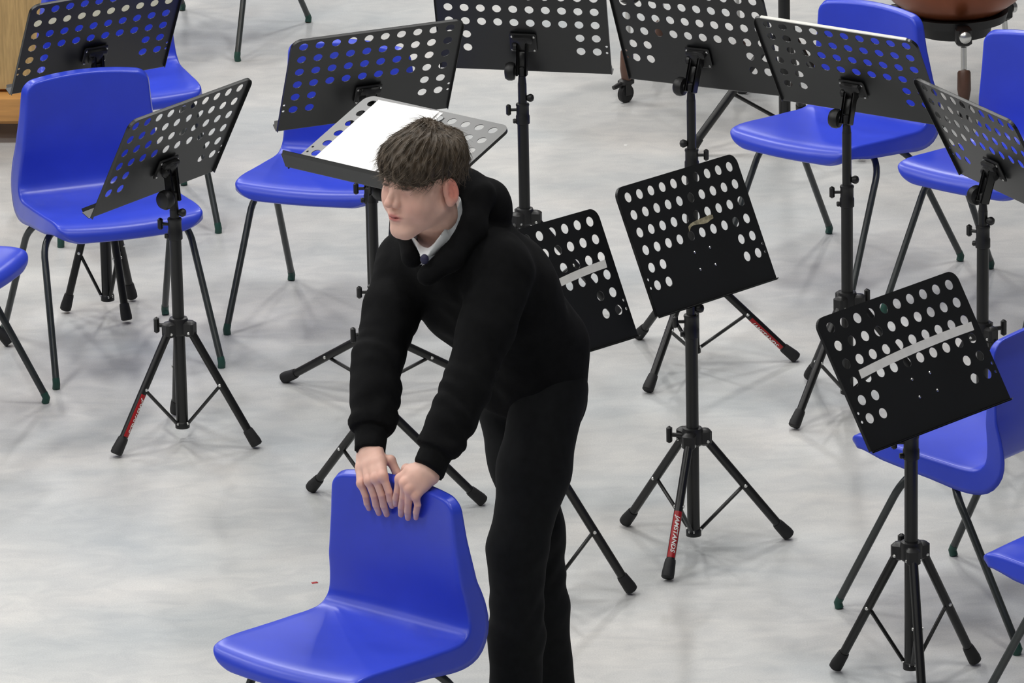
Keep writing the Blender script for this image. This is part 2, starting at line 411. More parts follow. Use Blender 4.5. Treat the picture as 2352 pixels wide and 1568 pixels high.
def text_strip(body, length, height):
    cu = bpy.data.curves.new('t', 'FONT'); cu.body = body; cu.size = 1; cu.extrude = 0; cu.resolution_u = 3; cu.shear = .25; cu.offset = .022
    ob = bpy.data.objects.new('t', cu); C.objects.link(ob)
    dg = bpy.context.evaluated_depsgraph_get(); dg.update()
    me = bpy.data.meshes.new_from_object(ob.evaluated_get(dg))
    import bmesh
    bm = bmesh.new(); bm.from_mesh(me); bmesh.ops.triangulate(bm, faces=bm.faces[:])
    for _ in range(3): bmesh.ops.subdivide_edges(bm, edges=[e for e in bm.edges if e.calc_length() > .16], cuts=1)
    bmesh.ops.triangulate(bm, faces=bm.faces[:]); bm.to_mesh(me); bm.free()
    V = np.array([v.co[:] for v in me.vertices]); F = [tuple(p.vertices) for p in me.polygons]
    V[:, 0] = (V[:, 0] - V[:, 0].min()) / np.ptp(V[:, 0]) * length; V[:, 1] = (V[:, 1] - V[:, 1].min()) / np.ptp(V[:, 1]) * height
    bpy.data.objects.remove(ob); bpy.data.curves.remove(cu); bpy.data.meshes.remove(me)
    return V, F
TXT = text_strip('JAMSTANDS', .100, .0150)

def make_stand(S):
    gx, gy, ox, oy, zc, yaw, tilt, hh, lyaw, roll = S['p']
    root = empty('music_stand', (gx, gy, 0)); tag(root, S['label'], 'music stand', 'black folding music stands')
    P3 = lambda *a: Vector(a)
    # tripod
    L = S.get('L', .366); Rr = S.get('R') or math.sqrt(max(L * L - hh * hh, 1e-4)) + .035
    zb = .038; zcol = S.get('zcol', .565)
    b = MB(); b.tube([(0, 0, zb), (0, 0, zcol)], .0160, 20); lt = b.build('lower_tube', M['black'], root)
    b = MB(); b.lathe([(.012, -.004), (.0195, -.002), (.0195, .012), (.0165, .016)], (0, 0, zb)); b.build('tube_foot_ring', M['plastic'], root)
    # hub
    b = MB(); b.lathe([(.0165, .030), (.024, .028), (.027, .018), (.027, -.012), (.022, -.018), (.0165, -.018)], (0, 0, hh), n=24)
    for k in range(3):
        a = lyaw + k * 2 * PI / 3; d = Vector((math.cos(a), math.sin(a), 0)); s_ = Vector((-d.y, d.x, 0))
        Rm = Matrix((d, s_, Vector((0, 0, 1)))).transposed()
        b.box(d * .031 + P3(0, 0, hh + .001), (.034, .033, .042), Rm, bev=.006)
    b.build('tripod_hub', M['plastic'], root)
    ka = S.get('knob', 2.6); kd = Vector((math.cos(ka), math.sin(ka), 0)); ks = Vector((-kd.y, kd.x, 0)); Rk = Matrix((kd, ks, Vector((0, 0, 1)))).transposed()
    b = MB(); b.tube([kd * .02 + P3(0, 0, hh + .006), kd * .052 + P3(0, 0, hh + .006)], .006, 10)
    b.box(kd * .060 + P3(0, 0, hh + .006), (.014, .016, .044), Rk, bev=.004); b.build('hub_knob', M['plastic'], root)
    foot_r = .0
    for k in range(3):
        a = lyaw + k * 2 * PI / 3; d = Vector((math.cos(a), math.sin(a), 0)); s_ = Vector((-d.y, d.x, 0))
        top = d * .036 + P3(0, 0, hh - .008); ft = d * Rr + P3(0, 0, .007)
        ax = (ft - top).normalized(); up = s_.cross(ax)
        b = MB(); b.tube([top, ft - ax * .02], .0112, 16); lg = b.build('leg', M['black'], root)
        e = ft - ax * .050
        tipc = d * Rr + P3(0, 0, .011)
        b = MB(); b.tube([e, e + ax * .006, tipc + ax * -.010, tipc + ax * .000, tipc + ax * .003], [.0132, .0142, .0164, .0160, .0125], 18); b.build('rubber_foot', M['rubber'], lg)
        # brace
        jt = top.lerp(ft, .46); bt = d * .018 + P3(0, 0, zb + .012)
        bx = (bt - jt); ln = bx.length; bx.normalize(); bn = s_.cross(bx)
        Rb = Matrix((bx, s_, bn)).transposed()
        for sd in (1,):
            b = MB(); b.box(jt.lerp(bt, .5) + s_ * .0, (ln, .010, .0085), Rb, bev=.0025); br = b.build('brace', M['black'], root)
        b = MB()
        for sg in (-1, 1):
            b.lathe([(.0045, 0), (.0045, .002), (.003, .0032)], jt + s_ * sg * .0108, s_ * sg, 10)
            b.lathe([(.0040, 0), (.0040, .002), (.0028, .003)], top + s_ * sg * .0160, s_ * sg, 10)
            b.lathe([(.0040, 0), (.0040, .002), (.0028, .003)], bt + s_ * sg * .0050, s_ * sg, 10)
        rv = b.build('rivet', M['steel'], lg); rv['label'] = 'small bright steel rivets'
        if S.get('sticker') == k:
            r0 = .01145; st0 = .60 if 'st0' not in S else S['st0']
            sta = S.get('sta', 0.0)
            ln = (ft - top).length; p0 = top + ax * (ln - .176)
            # direction facing the viewer (towards -y, up)
            v = Vector((0, -1, .3)); v = (v - ax * v.dot(ax)).normalized(); q = ax.cross(v)
            v2 = v * math.cos(sta) + q * math.sin(sta); q2 = ax.cross(v2)
            b = MB(); n = 14; half = 1.05; vs = []; fs = []
            Ls = [0, .122]
            for li, l in enumerate(np.linspace(0, .122, 5)):
                for j in range(n + 1):
                    an = -half + 2 * half * j / n; vs.append(p0 + ax * l + (v2 * math.cos(an) + q2 * math.sin(an)) * r0)
            for li in range(4):
                for j in range(n): fs.append((li * (n + 1) + j, li * (n + 1) + j + 1, (li + 1) * (n + 1) + j + 1, (li + 1) * (n + 1) + j))
            b.add(vs, fs, 0)
            V, F = TXT; vs = []
            for x, y, z in V:
                an = -(y - .008) / r0
                vs.append(p0 + ax * (.010 + x) + (v2 * math.cos(an) + q2 * math.sin(an)) * (r0 + .0005))
            b.add(vs, F, 1)
            so = b.build('leg_sticker', [M['red'], M['white_print']], lg, smooth=False); so['label'] = 'red sticker with white slanted capital letters'
    # collar
    b = MB(); b.lathe([(.0165, -.002), (.0198, 0), (.0198, .022), (.0180, .026), (.0180, .050), (.0195, .054), (.0185, .058), (.013, .060)], (0, 0, zcol), n=22); b.build('collar', M['plastic'], root)
    for an, zz, kind in ((S.get('k1', PI), zcol + .040, 'w'), (S.get('k1', PI) + PI, zcol + .074, 'b'), (S.get('k1', PI) + .15, zcol + .008, 's')):
        d = Vector((math.cos(an), math.sin(an), 0)); s_ = Vector((-d.y, d.x, 0)); Rm = Matrix((d, s_, Vector((0, 0, 1)))).transposed()
        b = MB()
        if kind == 'w':
            b.tube([d * .012 + P3(0, 0, zz), d * .034 + P3(0, 0, zz)], .0045, 10); b.box(d * .040 + P3(0, 0, zz), (.014, .014, .032), Rm, bev=.004)
            b.build('wing_knob', M['plastic'], root)
        elif kind == 'b':
            b.lathe([(.001, -.002), (.008, .001), (.0115, .009), (.0115, .013), (.008, .019), (.001, .021)], d * .012 + P3(0, 0, zz), d, 16); b.build('round_knob', M['plastic'], root)
        else:
            b.lathe([(.006, 0), (.0075, .006), (.006, .010)], d * .018 + P3(0, 0, zz), d, 12); b.build('stop_screw', M['plastic'], root)
    # desk frame
    n_ = Vector((math.sin(yaw), -math.cos(yaw), 0)); up = Vector((0, 0, 1))
    U = up * math.cos(tilt) - n_ * math.sin(tilt); N = n_ * math.cos(tilt) + up * math.sin(tilt); R = U.cross(N)
    R, U = R * math.cos(roll) + U * math.sin(roll), U * math.cos(roll) - R * math.sin(roll)
    ctr = P3(ox, oy, zc); T = lambda x, y, z: ctr + R * x + U * y + N * z
    my = -1.9 * PZ; mnt = T(0, my, -.001); joint = P3(0, 0, (mnt.z - .080))
    b = MB(); b.tube([(0, 0, zcol + .03), (0, 0, joint.z - .035)], .0126, 18); up_t = b.build('upper_tube', M['black'], root)
    b = MB(); b.tube([(0, 0, joint.z - .040), (0, 0, joint.z - .012)], [.0126, .010], 16); b.box(joint, (.018, .018, .03), bev=.004); b.build('tube_head', M['plastic'], root)
    hr = Vector((R.x, R.y, 0)).normalized() * S.get('ks', 1)
    arm_top = mnt - N * .024
    ad = (arm_top - joint); al = ad.length; ad.normalize(); an_ = hr.cross(ad).normalized(); hr2 = ad.cross(an_)
    Ra = Matrix((ad, hr2, an_)).transposed()
    b = MB()
    for sg in (-1, 1): b.box(joint.lerp(arm_top, .5) + hr2 * sg * .0125, (al + .026, .006, .026), Ra, bev=.0028)
    b.box(joint.lerp(arm_top, .5) - an_ * .0 , (al * .6, .020, .012), Ra, bev=.002)
    b.build('neck_arm', M['black'], root)
    b = MB(); b.lathe([(.010, .014), (.012, .018), (.0235, .021), (.0265, .028), (.0265, .038), (.022, .046), (.010, .049), (.001, .0495)], joint, hr, 24); b.build('tilt_knob', M['plastic'], root)
    b = MB(); b.lathe([(.005, .014), (.012, .016), (.013, .024), (.008, .029), (.001, .030)], arm_top, hr, 16); b.build('swivel_knob', M['plastic'], root)
    Rd = Matrix((R, U, N)).transposed()
    b = MB(); b.box(mnt - N * .006, (.076, .062, .008), Rd, bev=.003); b.box(mnt - N * .018 + U * .018, (.058, .020, .018), Rd, bev=.004)
    b.box(mnt - N * .02, (.030, .05, .022), Rd, bev=.004); b.build('mounting_bracket', M['plastic'], root)
    # plate
    PLATE = PLATES[S.get('lip', .040)]; b = MB(); b.add([T(*v) for v in PLATE.v], PLATE.f); desk = b.build('desk', M['plate'], root, smooth=False)
    b = MB()
    for sx in (-1, 1):
        for sy in (-1, 1):
            for sg in (-1, 1): b.lathe([(.0036, 0), (.0036, .0012), (.0022, .0026)], T(sx * .0315, my + sy * .0225, .001 * sg + (-.010 if sg < 0 else 0)), N * sg, 10)
    b.build('rivet_set', M['steel'], desk)['label'] = 'bright mounting rivets'
    if S.get('tape'):
        for kind, pts, wd in S['tape']:
            b = MB(); m_ = len(pts); vs = []
            for i, (x, y) in enumerate(pts):
                jag = .0022 * math.sin(i * 7.3) if kind == 'old' else 0
                vs += [T(x, y - wd / 2 + jag, .0016), T(x + .002, y + wd / 2 - jag, .0016), T(x, y - wd / 2 + jag, .0010), T(x + .002, y + wd / 2 - jag, .0010)]
            fs = []
            for i in range(m_ - 1): o = i * 4; fs += [(o, o + 1, o + 5, o + 4), (o + 2, o + 6, o + 7, o + 3), (o, o + 4, o + 6, o + 2), (o + 1, o + 3, o + 7, o + 5)]
            fs += [(0, 2, 3, 1), (m_ * 4 - 4, m_ * 4 - 3, m_ * 4 - 1, m_ * 4 - 2)]
            b.add(vs, fs); tp = b.build('tape_strip', M['oldtape'] if kind == 'old' else M['tape'] if kind == 'thin' else M['white_strip'], desk, smooth=False)
            tp['label'] = 'torn brownish tape remnant' if kind == 'old' else 'strip of white tape'
    if S.get('edge'):  # highlight on the top flange, modelled as a thin white strip
        b = MB(); b.box(T(0, 2.5 * PZ + .0305, -.0035), (.440, .0038, .0095), Rd, bev=.001); b.build('edge_highlight', M['white_strip'], desk, smooth=False)['label'] = 'white strip added as the highlight along the top edge'
    S['T'] = T; S['root'] = root
    return root

def grid_pt(col, row): return ((col - 5.5) * PX, (3.5 - row) * PZ)
def tape_line(c0, r0, c1, r1, sag=0, n=9, mid=None):
    out = []
    for i in range(n):
        t = i / (n - 1); x, y = grid_pt(c0 + (c1 - c0) * t, r0 + (r1 - r0) * t + sag * 4 * t * (1 - t)); out.append((x, y))
    return out
STANDS = {
'A': dict(p=(-.891, 15.323, .008, -.001, .838, 4.052, .499, .317, 1.706, -.022), sticker=1, sta=-1.0, knob=3.0, k1=2.9, ks=1, label='music stand at left seen from behind, in front of the chair with the full backrest'),
'T1': dict(p=(-1.16, 16.491, .01, -.016, .841, 3.689, .493, .337, 1.029, -.007), R=.123, tape=[('thin', tape_line(.6, 1.98, 10.4, 1.98), .030)], label='music stand in the top left corner, tripod legs folded nearly shut under a chair'),
'B': dict(p=(-.374, 15.628, .011, .005, .939, 3.517, .503, .186, .445, -.013), R=.3156, knob=3.3, label='music stand seen from behind, in front of a chair back, above the stand holding paper'),
'C': dict(p=(.044, 16.392, .002, 0, .878, 2.95, .364, .286, 1.9, .012), k1=PI, ks=1, label='music stand at top centre seen squarely from behind, pole right of the person'),
'D': dict(p=(.505, 15.887, .01, .009, .959, 2.589, .342, .268, .026, -.025), sticker=0, sta=1.0, k1=0, ks=1, label='music stand seen from behind right of the top centre one, beside the caster'),
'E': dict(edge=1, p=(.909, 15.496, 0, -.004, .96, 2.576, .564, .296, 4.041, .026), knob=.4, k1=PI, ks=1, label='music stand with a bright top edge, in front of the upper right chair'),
'F': dict(p=(1.242, 15.093, .001, -.012, .856, 2.043, .481, .330, 1.2, .017), R=.2, knob=.3, k1=2.6, ks=1, label='music stand at the right edge, its desk strongly turned and seen from behind'),
'M': dict(lip=.010, p=(.451, 14.372, .009, .001, .856, .912, .433, .296, .222, -.054), sticker=2, sta=.0, knob=2.9, tape=[('old', [grid_pt(c, r) for c, r in ((4.95, 3.62), (5.2, 3.45), (5.5, 3.40), (5.9, 3.40), (6.3, 3.42), (6.7, 3.40), (7.0, 3.34), (7.25, 3.36))], .012)], label='music stand right of centre facing the viewer with a torn tape remnant on its desk'),
'R': dict(lip=.010, p=(.935, 13.393, -.004, -.009, .834, .772, .542, .329, .598, .018), knob=1.9, tape=[('new', tape_line(1.55, 3.75, 10.35, 3.42, -.12), .021)], label='music stand at lower right facing the viewer with one long tape strip on its desk'),
'H': dict(lip=.010, p=(.08, 14.014, .01, 0, .826, .847, .437, .323, 4.346, -.041), knob=3.6, tape=[('new', tape_line(4.6, 3.95, 10.15, 3.42, -.1), .020)], label='music stand half hidden behind the person, tape strip across its desk'),
'P': dict(lip=.054, p=(-.348, 14.678, .084, .033, .993, -.733, 1.196, .28, .236, 0), knob=3.0, k1=PI, label='music stand with nearly flat desk carrying white paper, behind the head of the person'),
'S': dict(p=(-1.662, 16.235, -.03, 0, .80, 4.45, .45, .30, -.20, 0), label='music stand beyond the left edge of which one rubber foot is in view'),
}
for k, S in STANDS.items(): make_stand(S)

# sheet music on the flat desk
T = STANDS['P']['T']
def sheet(name, c0, r0, wd, ht, z, rot, th, label, bend=0):
    x0, y0 = grid_pt(c0, r0); n = 10; vs = []; fs = []
    for k in range(2):
        for i in range(n + 1):
            for j in range(n + 1):
                x = j / n * wd; y = -i / n * ht; xx = x * math.cos(rot) - y * math.sin(rot); yy = x * math.sin(rot) + y * math.cos(rot)
                vs.append(T(x0 + xx, y0 + yy, z + k * th + bend * (j / n) ** 2 * (1 - i / n)))
    m = (n + 1) ** 2
    for i in range(n):
        for j in range(n):
            a = i * (n + 1) + j; fs.append((a, a + n + 1, a + n + 2, a + 1)); fs.append((m + a, m + a + 1, m + a + n + 2, m + a + n + 1))
    ring = [j for j in range(n + 1)] + [i * (n + 1) + n for i in range(1, n + 1)] + [n * (n + 1) + j for j in range(n - 1, -1, -1)] + [i * (n + 1) for i in range(n - 1, 0, -1)]
    for a, b_ in zip(ring, ring[1:] + ring[:1]): fs.append((a, b_, m + b_, m + a))
    b = MB(); b.add(vs, fs); o = b.build(name, M['paper'], smooth=False); o.location = STANDS['P']['root'].location
    tag(o, label, 'paper', 'sheets of paper on the flat music stand'); return o
sheet('paper_sheet', 1.62, .70, .211, .297, .0025, .0, .0012, 'lower white sheet whose right edge pokes out from under the top sheet', .006)
sheet('paper_sheet', 1.41, .80, .211, .292, .0085, .012, .0012, 'large white sheet lying on top on the nearly flat music stand', .004)

# ------------------------------------------------------------------ timpani and other background things
def timpani(gx, gy, rot, label, zb, rad, hidebowl=False):
    root = empty('kettledrum', (gx, gy, 0), rot); tag(root, label, 'drum', 'kettledrums at the back')
    prof = [(.001, 0), (.06, .004), (.14, .022), (.20, .066), (.26, .125), (rad - .018, .20), (rad, .26), (rad, .42), (rad + .004, .44)]
    b = MB(); b.lathe([(r, zb - .038 + h) for r, h in prof], n=48); b.build('bowl', M['copper'], root)
    b = MB(); b.lathe([(rad - .01, zb + .425), (rad + .016, zb + .425), (rad + .016, zb + .455), (rad - .01, zb + .455)], n=48); b.build('rim_hoop', M['steel'], root)
    b = MB(); b.lathe([(.001, zb + .442), (rad - .004, zb + .442), (rad - .004, zb + .447), (.001, zb + .447)], n=48); b.build('drumhead', M['paper'], root)
    b = MB(); b.lathe([(.08, zb - .040), (.165, zb - .040), (.172, zb - .012), (.160, zb - .010), (.10, zb - .030)], n=40); b.build('support_ring', M['plastic'], root)
    b = MB(); b.lathe([(.05, zb - .095), (.115, zb - .085), (.125, zb - .04), (.07, zb - .038)], n=24); b.build('pedal_housing', M['plastic'], root)
    for k in range(3):
        a = 2 * PI * k / 3; d = Vector((math.cos(a), math.sin(a), 0)); P = lambda r, z: d * r + Vector((0, 0, z))
        b = MB(); b.tube([P(.05, zb - .06), P(.19, zb - .05)], .016, 12); b.box(P(.20, zb - .045), (.05, .05, .06), Matrix.Rotation(a, 3, 'Z'), bev=.008); b.build('leg_clamp', M['plastic'], root)
        b = MB(); b.lathe([(.013, 0), (.019, .004), (.019, .018), (.012, .024), (.001, .025)], P(.225, zb - .04), d, 16); b.build('clamp_bolt', M['steel'], root)
        b = MB(); b.tube([P(.205, zb - .08), P(.213, .16)], .0095, 12); b.build('leg_rod', M['steel'], root)
        b = MB(); b.tube([P(.212, .17), P(.214, .165), P(.216, .11), P(.218, .075)], [.018, .021, .022, .016], 14); b.build('leg_sleeve', M['brown'], root)
        c = P(.222, .030); s_ = Vector((-d.y, d.x, 0))
        b = MB(); b.lathe([(.010, -.011), (.026, -.010), (.030, -.006), (.030, .006), (.026, .010), (.010, .011)], c, s_, 22); ws = b.build('caster_wheel', M['rubber'], root)
        b = MB(); b.box(P(.220, .068), (.052, .034, .022), Matrix.Rotation(a, 3, 'Z'), bev=.006)
        for sg in (-1, 1): b.box(P(.222, .046) + s_ * sg * .0145, (.024, .004, .044), Matrix.Rotation(a, 3, 'Z'), bev=.0015)
        b.tube([P(.235, .066), P(.275, .058)], [.010, .007], 10); b.build('caster_fork', M['plastic'], root)
    return root
timpani(1.43, 18.52, math.radians(-86), 'copper coloured kettledrum at the top right behind the blue chairs', .325, .33)
timpani(.55, 18.78, math.radians(221), 'kettledrum beyond the top edge of which one caster shows between two stands', .40, .33)

# tall tripod stand with the thick black post
def light_stand():
    root = empty('tripod_stand', (.868, 18.10, 0)); tag(root, 'tall black tripod stand with thick post behind the upper right music stands', 'stand')
    b = MB(); b.tube([(0, 0, .06), (0, 0, .95)], .0185, 18); b.tube([(0, 0, .95), (0, 0, 1.7)], .0155, 18); b.build('post', M['black'], root)
    b = MB(); b.lathe([(.019, .04), (.032, .035), (.036, .0), (.030, -.03), (.019, -.032)], (0, 0, .36)); b.build('tripod_hub', M['plastic'], root)
    for k in range(3):
        a = math.radians(197) + k * 2 * PI / 3; d = Vector((math.cos(a), math.sin(a), 0)); s_ = Vector((-d.y, d.x, 0))
        top = d * .035 + Vector((0, 0, .355)); ft = d * .315 + Vector((0, 0, .014)); ax = (ft - top).normalized()
        b = MB(); b.tube([top, ft - ax * .02], .0135, 14); lg = b.build('leg', M['black'], root)
        b = MB(); b.tube([ft - ax * .05, ft - ax * .015, ft + Vector((0, 0, .004))], [.016, .019, .014], 14); b.build('rubber_foot', M['rubber'], lg)
        jt = top.lerp(ft, .5); bt = d * .02 + Vector((0, 0, .085))
        b = MB(); b.tube([jt, bt], .006, 8); b.build('brace', M['black'], root)
light_stand()

# wooden cabinet with cloth front
root = empty('wooden_cabinet', (-1.80, 18.50, 0), math.radians(-3)); tag(root, 'light wooden cabinet with tan cloth front panel in the top left corner', 'cabinet')
b = MB(); b.box((0, .0, .115), (.98, .42, .095), bev=.012); b.build('plinth', M['wood'], root)
b = MB(); b.box((0, .02, .60), (.95, .36, .88), bev=.01); b.build('carcass', M['wood'], root)
b = MB(); b.box((.0, -.166, .60), (.90, .012, .85)); b.build('cloth_panel', M['grille'], root)
for sx in (-1, 1):
    for sy in (-1, 1):
        b = MB(); b.lathe([(.006, -.014), (.030, -.012), (.034, 0), (.030, .012), (.006, .014)], (sx * .42, sy * .15, .0345), (1, 0, 0), 18); b.build('caster_wheel', M['rubber'], root)
b = MB()
for x, z in ((.40, .105), (.465, .135), (-.40, .105)): b.lathe([(.008, 0), (.008, .003), (.004, .004)], (x, -.21, z), (0, -1, 0), 10)
b.build('screw_head', M['tube'], root)

# small flecks on the floor
b = MB(); b.box((0, 0, .0006), (.016, .010, .0012), Matrix.Rotation(.3, 3, 'Z'), bev=.0004); o = b.build('floor_fleck', M['red']); o.location = (-.508, 14.176, 0); tag(o, 'tiny red fleck on the floor left of the leaned-on chair', 'scrap')
b = MB(); b.box((0, 0, .0006), (.010, .008, .0012), bev=.0004); o = b.build('floor_fleck', M['white_print']); o.location = (.37, 18.13, 0); tag(o, 'tiny white fleck on the floor below the caster', 'scrap')

#PERSON
# ------------------------------------------------------------------ the person
def surfnets(F, org, h):
    nx, ny, nz = F.shape; S = F < 0
    c = [S[i:nx - 1 + i, j:ny - 1 + j, k:nz - 1 + k] for i in (0, 1) for j in (0, 1) for k in (0, 1)]
    tot = sum(a.astype(np.int8) for a in c); act = (tot > 0) & (tot < 8)
    I, J, K = np.nonzero(act); acc = np.zeros((len(I), 3)); cnt = np.zeros(len(I))
    cor = [(i, j, k) for i in (0, 1) for j in (0, 1) for k in (0, 1)]
    for a in cor:
        for ax in range(3):
            if a[ax]: continue
            b_ = list(a); b_[ax] = 1
            fa = F[I + a[0], J + a[1], K + a[2]]; fb = F[I + b_[0], J + b_[1], K + b_[2]]
            m = (fa < 0) != (fb < 0); t = np.where(m, fa / np.where(m, fa - fb, 1), 0)
            p = np.zeros((len(I), 3)); p[:] = a; p[:, ax] = t
            acc[m] += p[m]; cnt[m] += 1
    V = (np.stack([I, J, K], 1) + acc / cnt[:, None]) * h + np.array(org)
    idx = -np.ones(act.shape, np.int64); idx[I, J, K] = np.arange(len(I)); Fc = []
    for ax in range(3):
        sl0 = [slice(None)] * 3; sl1 = [slice(None)] * 3; sl0[ax] = slice(0, -1); sl1[ax] = slice(1, None)
        A = S[tuple(sl0)]; B = S[tuple(sl1)]; X = A != B
        o = [a for a in range(3) if a != ax]
        P = np.argwhere(X); P = P[(P[:, o[0]] > 0) & (P[:, o[1]] > 0) & (P[:, o[0]] < F.shape[o[0]] - 1) & (P[:, o[1]] < F.shape[o[1]] - 1)]
        q = []
        for d0, d1 in ((1, 1), (0, 1), (0, 0), (1, 0)):
            Q = P.copy(); Q[:, o[0]] -= d0; Q[:, o[1]] -= d1; q.append(idx[Q[:, 0], Q[:, 1], Q[:, 2]])
        q = np.stack(q, 1); ins = A[P[:, 0], P[:, 1], P[:, 2]]
        if ax == 1: ins = ~ins
        q[~ins] = q[~ins][:, ::-1]; Fc.append(q[(q >= 0).all(1)])
    return V, np.concatenate(Fc)

def smin(a, b_, k):
    h = np.clip(.5 + .5 * (b_ - a) / k, 0, 1); return b_ * (1 - h) + a * h - k * h * (1 - h)
def cone(P, a, b_, ra, rb):
    a = np.asarray(a, float); b_ = np.asarray(b_, float); d = b_ - a
    t = np.clip(((P - a) @ d) / (d @ d), 0, 1); return np.linalg.norm(P - a - t[:, None] * d, axis=1) - (ra + (rb - ra) * t)
def ell(P, c, r, R=None):
    q = P - np.asarray(c, float)
    if R is not None: q = q @ np.asarray(R, float).T
    r = np.asarray(r, float); k0 = np.linalg.norm(q / r, axis=1); k1 = np.linalg.norm(q / r ** 2, axis=1) + 1e-9
    return k0 * (k0 - 1) / k1
def chain(P, pts, rad, k=.01):
    d = cone(P, pts[0], pts[1], rad[0], rad[1])
    for i in range(1, len(pts) - 1): d = smin(d, cone(P, pts[i], pts[i + 1], rad[i], rad[i + 1]), k)
    return d
def field(fn, lo, hi, h):
    lo = np.array(lo, float); hi = np.array(hi, float); n = np.ceil((hi - lo) / h).astype(int) + 1
    g = [lo[i] + h * np.arange(n[i]) for i in range(3)]
    F = np.empty(tuple(n), np.float32)
    for i in range(n[0]):
        Y, Z = np.meshgrid(g[1], g[2], indexing='ij'); P = np.stack([np.full(Y.size, g[0][i]), Y.ravel(), Z.ravel()], 1)
        F[i] = fn(P).reshape(n[1], n[2])
    return surfnets(F, lo, h)
def vnoise(P, f, seed=0):
    r = np.random.RandomState(seed); out = np.zeros(len(P))
    for _ in range(6):
        w_ = r.normal(size=3); w_ *= f / np.linalg.norm(w_); out += np.sin(P @ w_ + r.uniform(0, 6.28))
    return out / 3
def np_mesh(name, V, F, mats, parent=None, col=None, mi=None):
    me = bpy.data.meshes.new(name); me.from_pydata(V.tolist(), [], [tuple(f) for f in (F.tolist() if hasattr(F, 'tolist') else F)])
    for m in (mats if isinstance(mats, (list, tuple)) else [mats]): me.materials.append(m)
    if col is not None:
        ca = me.color_attributes.new('tint', 'FLOAT_COLOR', 'POINT'); ca.data.foreach_set('color', np.c_[col, np.ones(len(col))].astype(np.float32).ravel())
    me.update(); me.polygons.foreach_set('use_smooth', [True] * len(me.polygons))
    o = bpy.data.objects.new(name, me); C.objects.link(o)
    if parent: o.parent = parent
    return o

HR = np.array([[0.72361924, -0.690162, 0.00718355], [-0.69019526, -0.7236117, 0.00407483], [-0.00238581, 0.00790668, 0.9999659]])
HC = np.array([-.1944, 12.96, 1.396]); HS = .986
toW = lambda q: np.asarray(q, float) * HS @ HR + HC
toH = lambda p: (np.asarray(p, float) - HC) @ HR.T / HS

def head_sdf(q):
    d = ell(q, (0, -.018, .040), (.074, .094, .082))
    d = smin(d, ell(q, (0, .028, -.030), (.062, .062, .078)), .03)
    d = smin(d, ell(q, (0, .010, -.052), (.052, .052, .048)), .025)
    d = smin(d, cone(q, (-.007, .074, -.101), (.007, .074, -.101), .015, .015), .032)
    for s in (-1, 1):
        d = smin(d, cone(q, (s * .046, -.002, -.056), (s * .013, .062, -.101), .017, .014), .026)
        d = smin(d, ell(q, (s * .038, .054, -.030), (.024, .026, .034)), .03)
        d = smin(d, cone(q, (s * .010, .080, .022), (s * .042, .066, .020), .011, .009), .016)
    d = smin(d, ell(q, (0, .074, -.064), (.026, .020, .022)), .018)
    # sockets
    for s in (-1, 1): d = -smin(-d, ell(q, (s * .031, .1005, .002), (.017, .0145, .0110)), .014)
    for s in (-1, 1):
        d = smin(d, ell(q, (s * .031, .0760, .0005), (.0150, .0120, .0115)), .004)
        d = smin(d, cone(q, (s * .018, .0865, .0035), (s * .044, .0795, .0035), .0030, .0030), .004)
        d = smin(d, cone(q, (s * .019, .0850, -.0060), (s * .043, .0790, -.0050), .0022, .0022), .004)
    # nose
    d = smin(d, cone(q, (0, .084, .012), (0, .108, -.024), .0070, .0088), .010)
    d = smin(d, ell(q, (0, .110, -.030), (.0105, .0115, .0090)), .006)
    for s in (-1, 1):
        d = smin(d, ell(q, (s * .0120, .0985, -.0335), (.0072, .0100, .0075)), .005)
    for s in (-1, 1): d = smin(d, cone(q, (s * .0055, .086, .004), (s * .0105, .0925, -.028), .0065, .0080), .009)
    # lips
    d = smin(d, cone(q, (-.014, .0905, -.0605), (.014, .0905, -.0605), .0050, .0050), .006)
    d = smin(d, ell(q, (0, .0945, -.0600), (.012, .0052, .0045)), .004)
    d = smin(d, ell(q, (0, .0925, -.0700), (.0155, .0062, .0055)), .005)
    d = -smin(-d, cone(q, (-.022, .0945, -.0650), (.022, .0945, -.0650), .0018, .0018), .0025)
    d = -smin(-d, ell(q, (0, .098, -.0815), (.020, .006, .005)), .008)
    # ears
    for s in (-1, 1):
        a = math.radians(18); ce = np.array([s * .0790, -.012, -.013])
        Re = np.array([[1, s * .32, 0], [-s * .32, 1, -.22], [0, .22, 1]]); Re = Re / np.linalg.norm(Re, axis=1, keepdims=True)
        e = ell(q, ce, (.0085, .0195, .0325), Re); e = smin(e, ell(q, ce + [0, .004, -.024], (.0075, .0095, .012), Re), .006)
        e = -smin(-e, ell(q, ce + [s * .0100, .001, .003], (.0085, .0120, .0225), Re), .003)
        e = smin(e, ell(q, ce + [s * .001, .001, -.001], (.0045, .0055, .0150), Re), .004)
        e = -smin(-e, ell(q, ce + [s * .008, .007, -.006], (.0070, .0055, .0070), Re), .003)
        d = smin(d, e, .006)
    return d
NB = toH((-.150, 13.045, 1.245))
def skin_head(q):
    d = head_sdf(q)
    n = chain(q, [(0, -.022, -.03), (0, -.030, -.075), tuple(NB), tuple(NB + [0, -.02, -.05])], [.056, .0515, .056, .070], .02)
    n = smin(n, cone(q, (.045, -.02, -.045), (.012, NB[1] + .055, NB[2] + .01), .012, .011), .02)
    n = smin(n, cone(q, (-.045, -.02, -.045), (-.012, NB[1] + .055, NB[2] + .01), .012, .011), .02)
    return smin(d, n, .014)
Vh, Fh = field(skin_head, (-.105, -.17, -.235), (.105, .135, .135), .0020)
ch = np.tile(np.array([.80, .51, .415]), (len(Vh), 1))
def blend(col, w_, c): return col * (1 - w_[:, None]) + np.array(c) * w_[:, None]
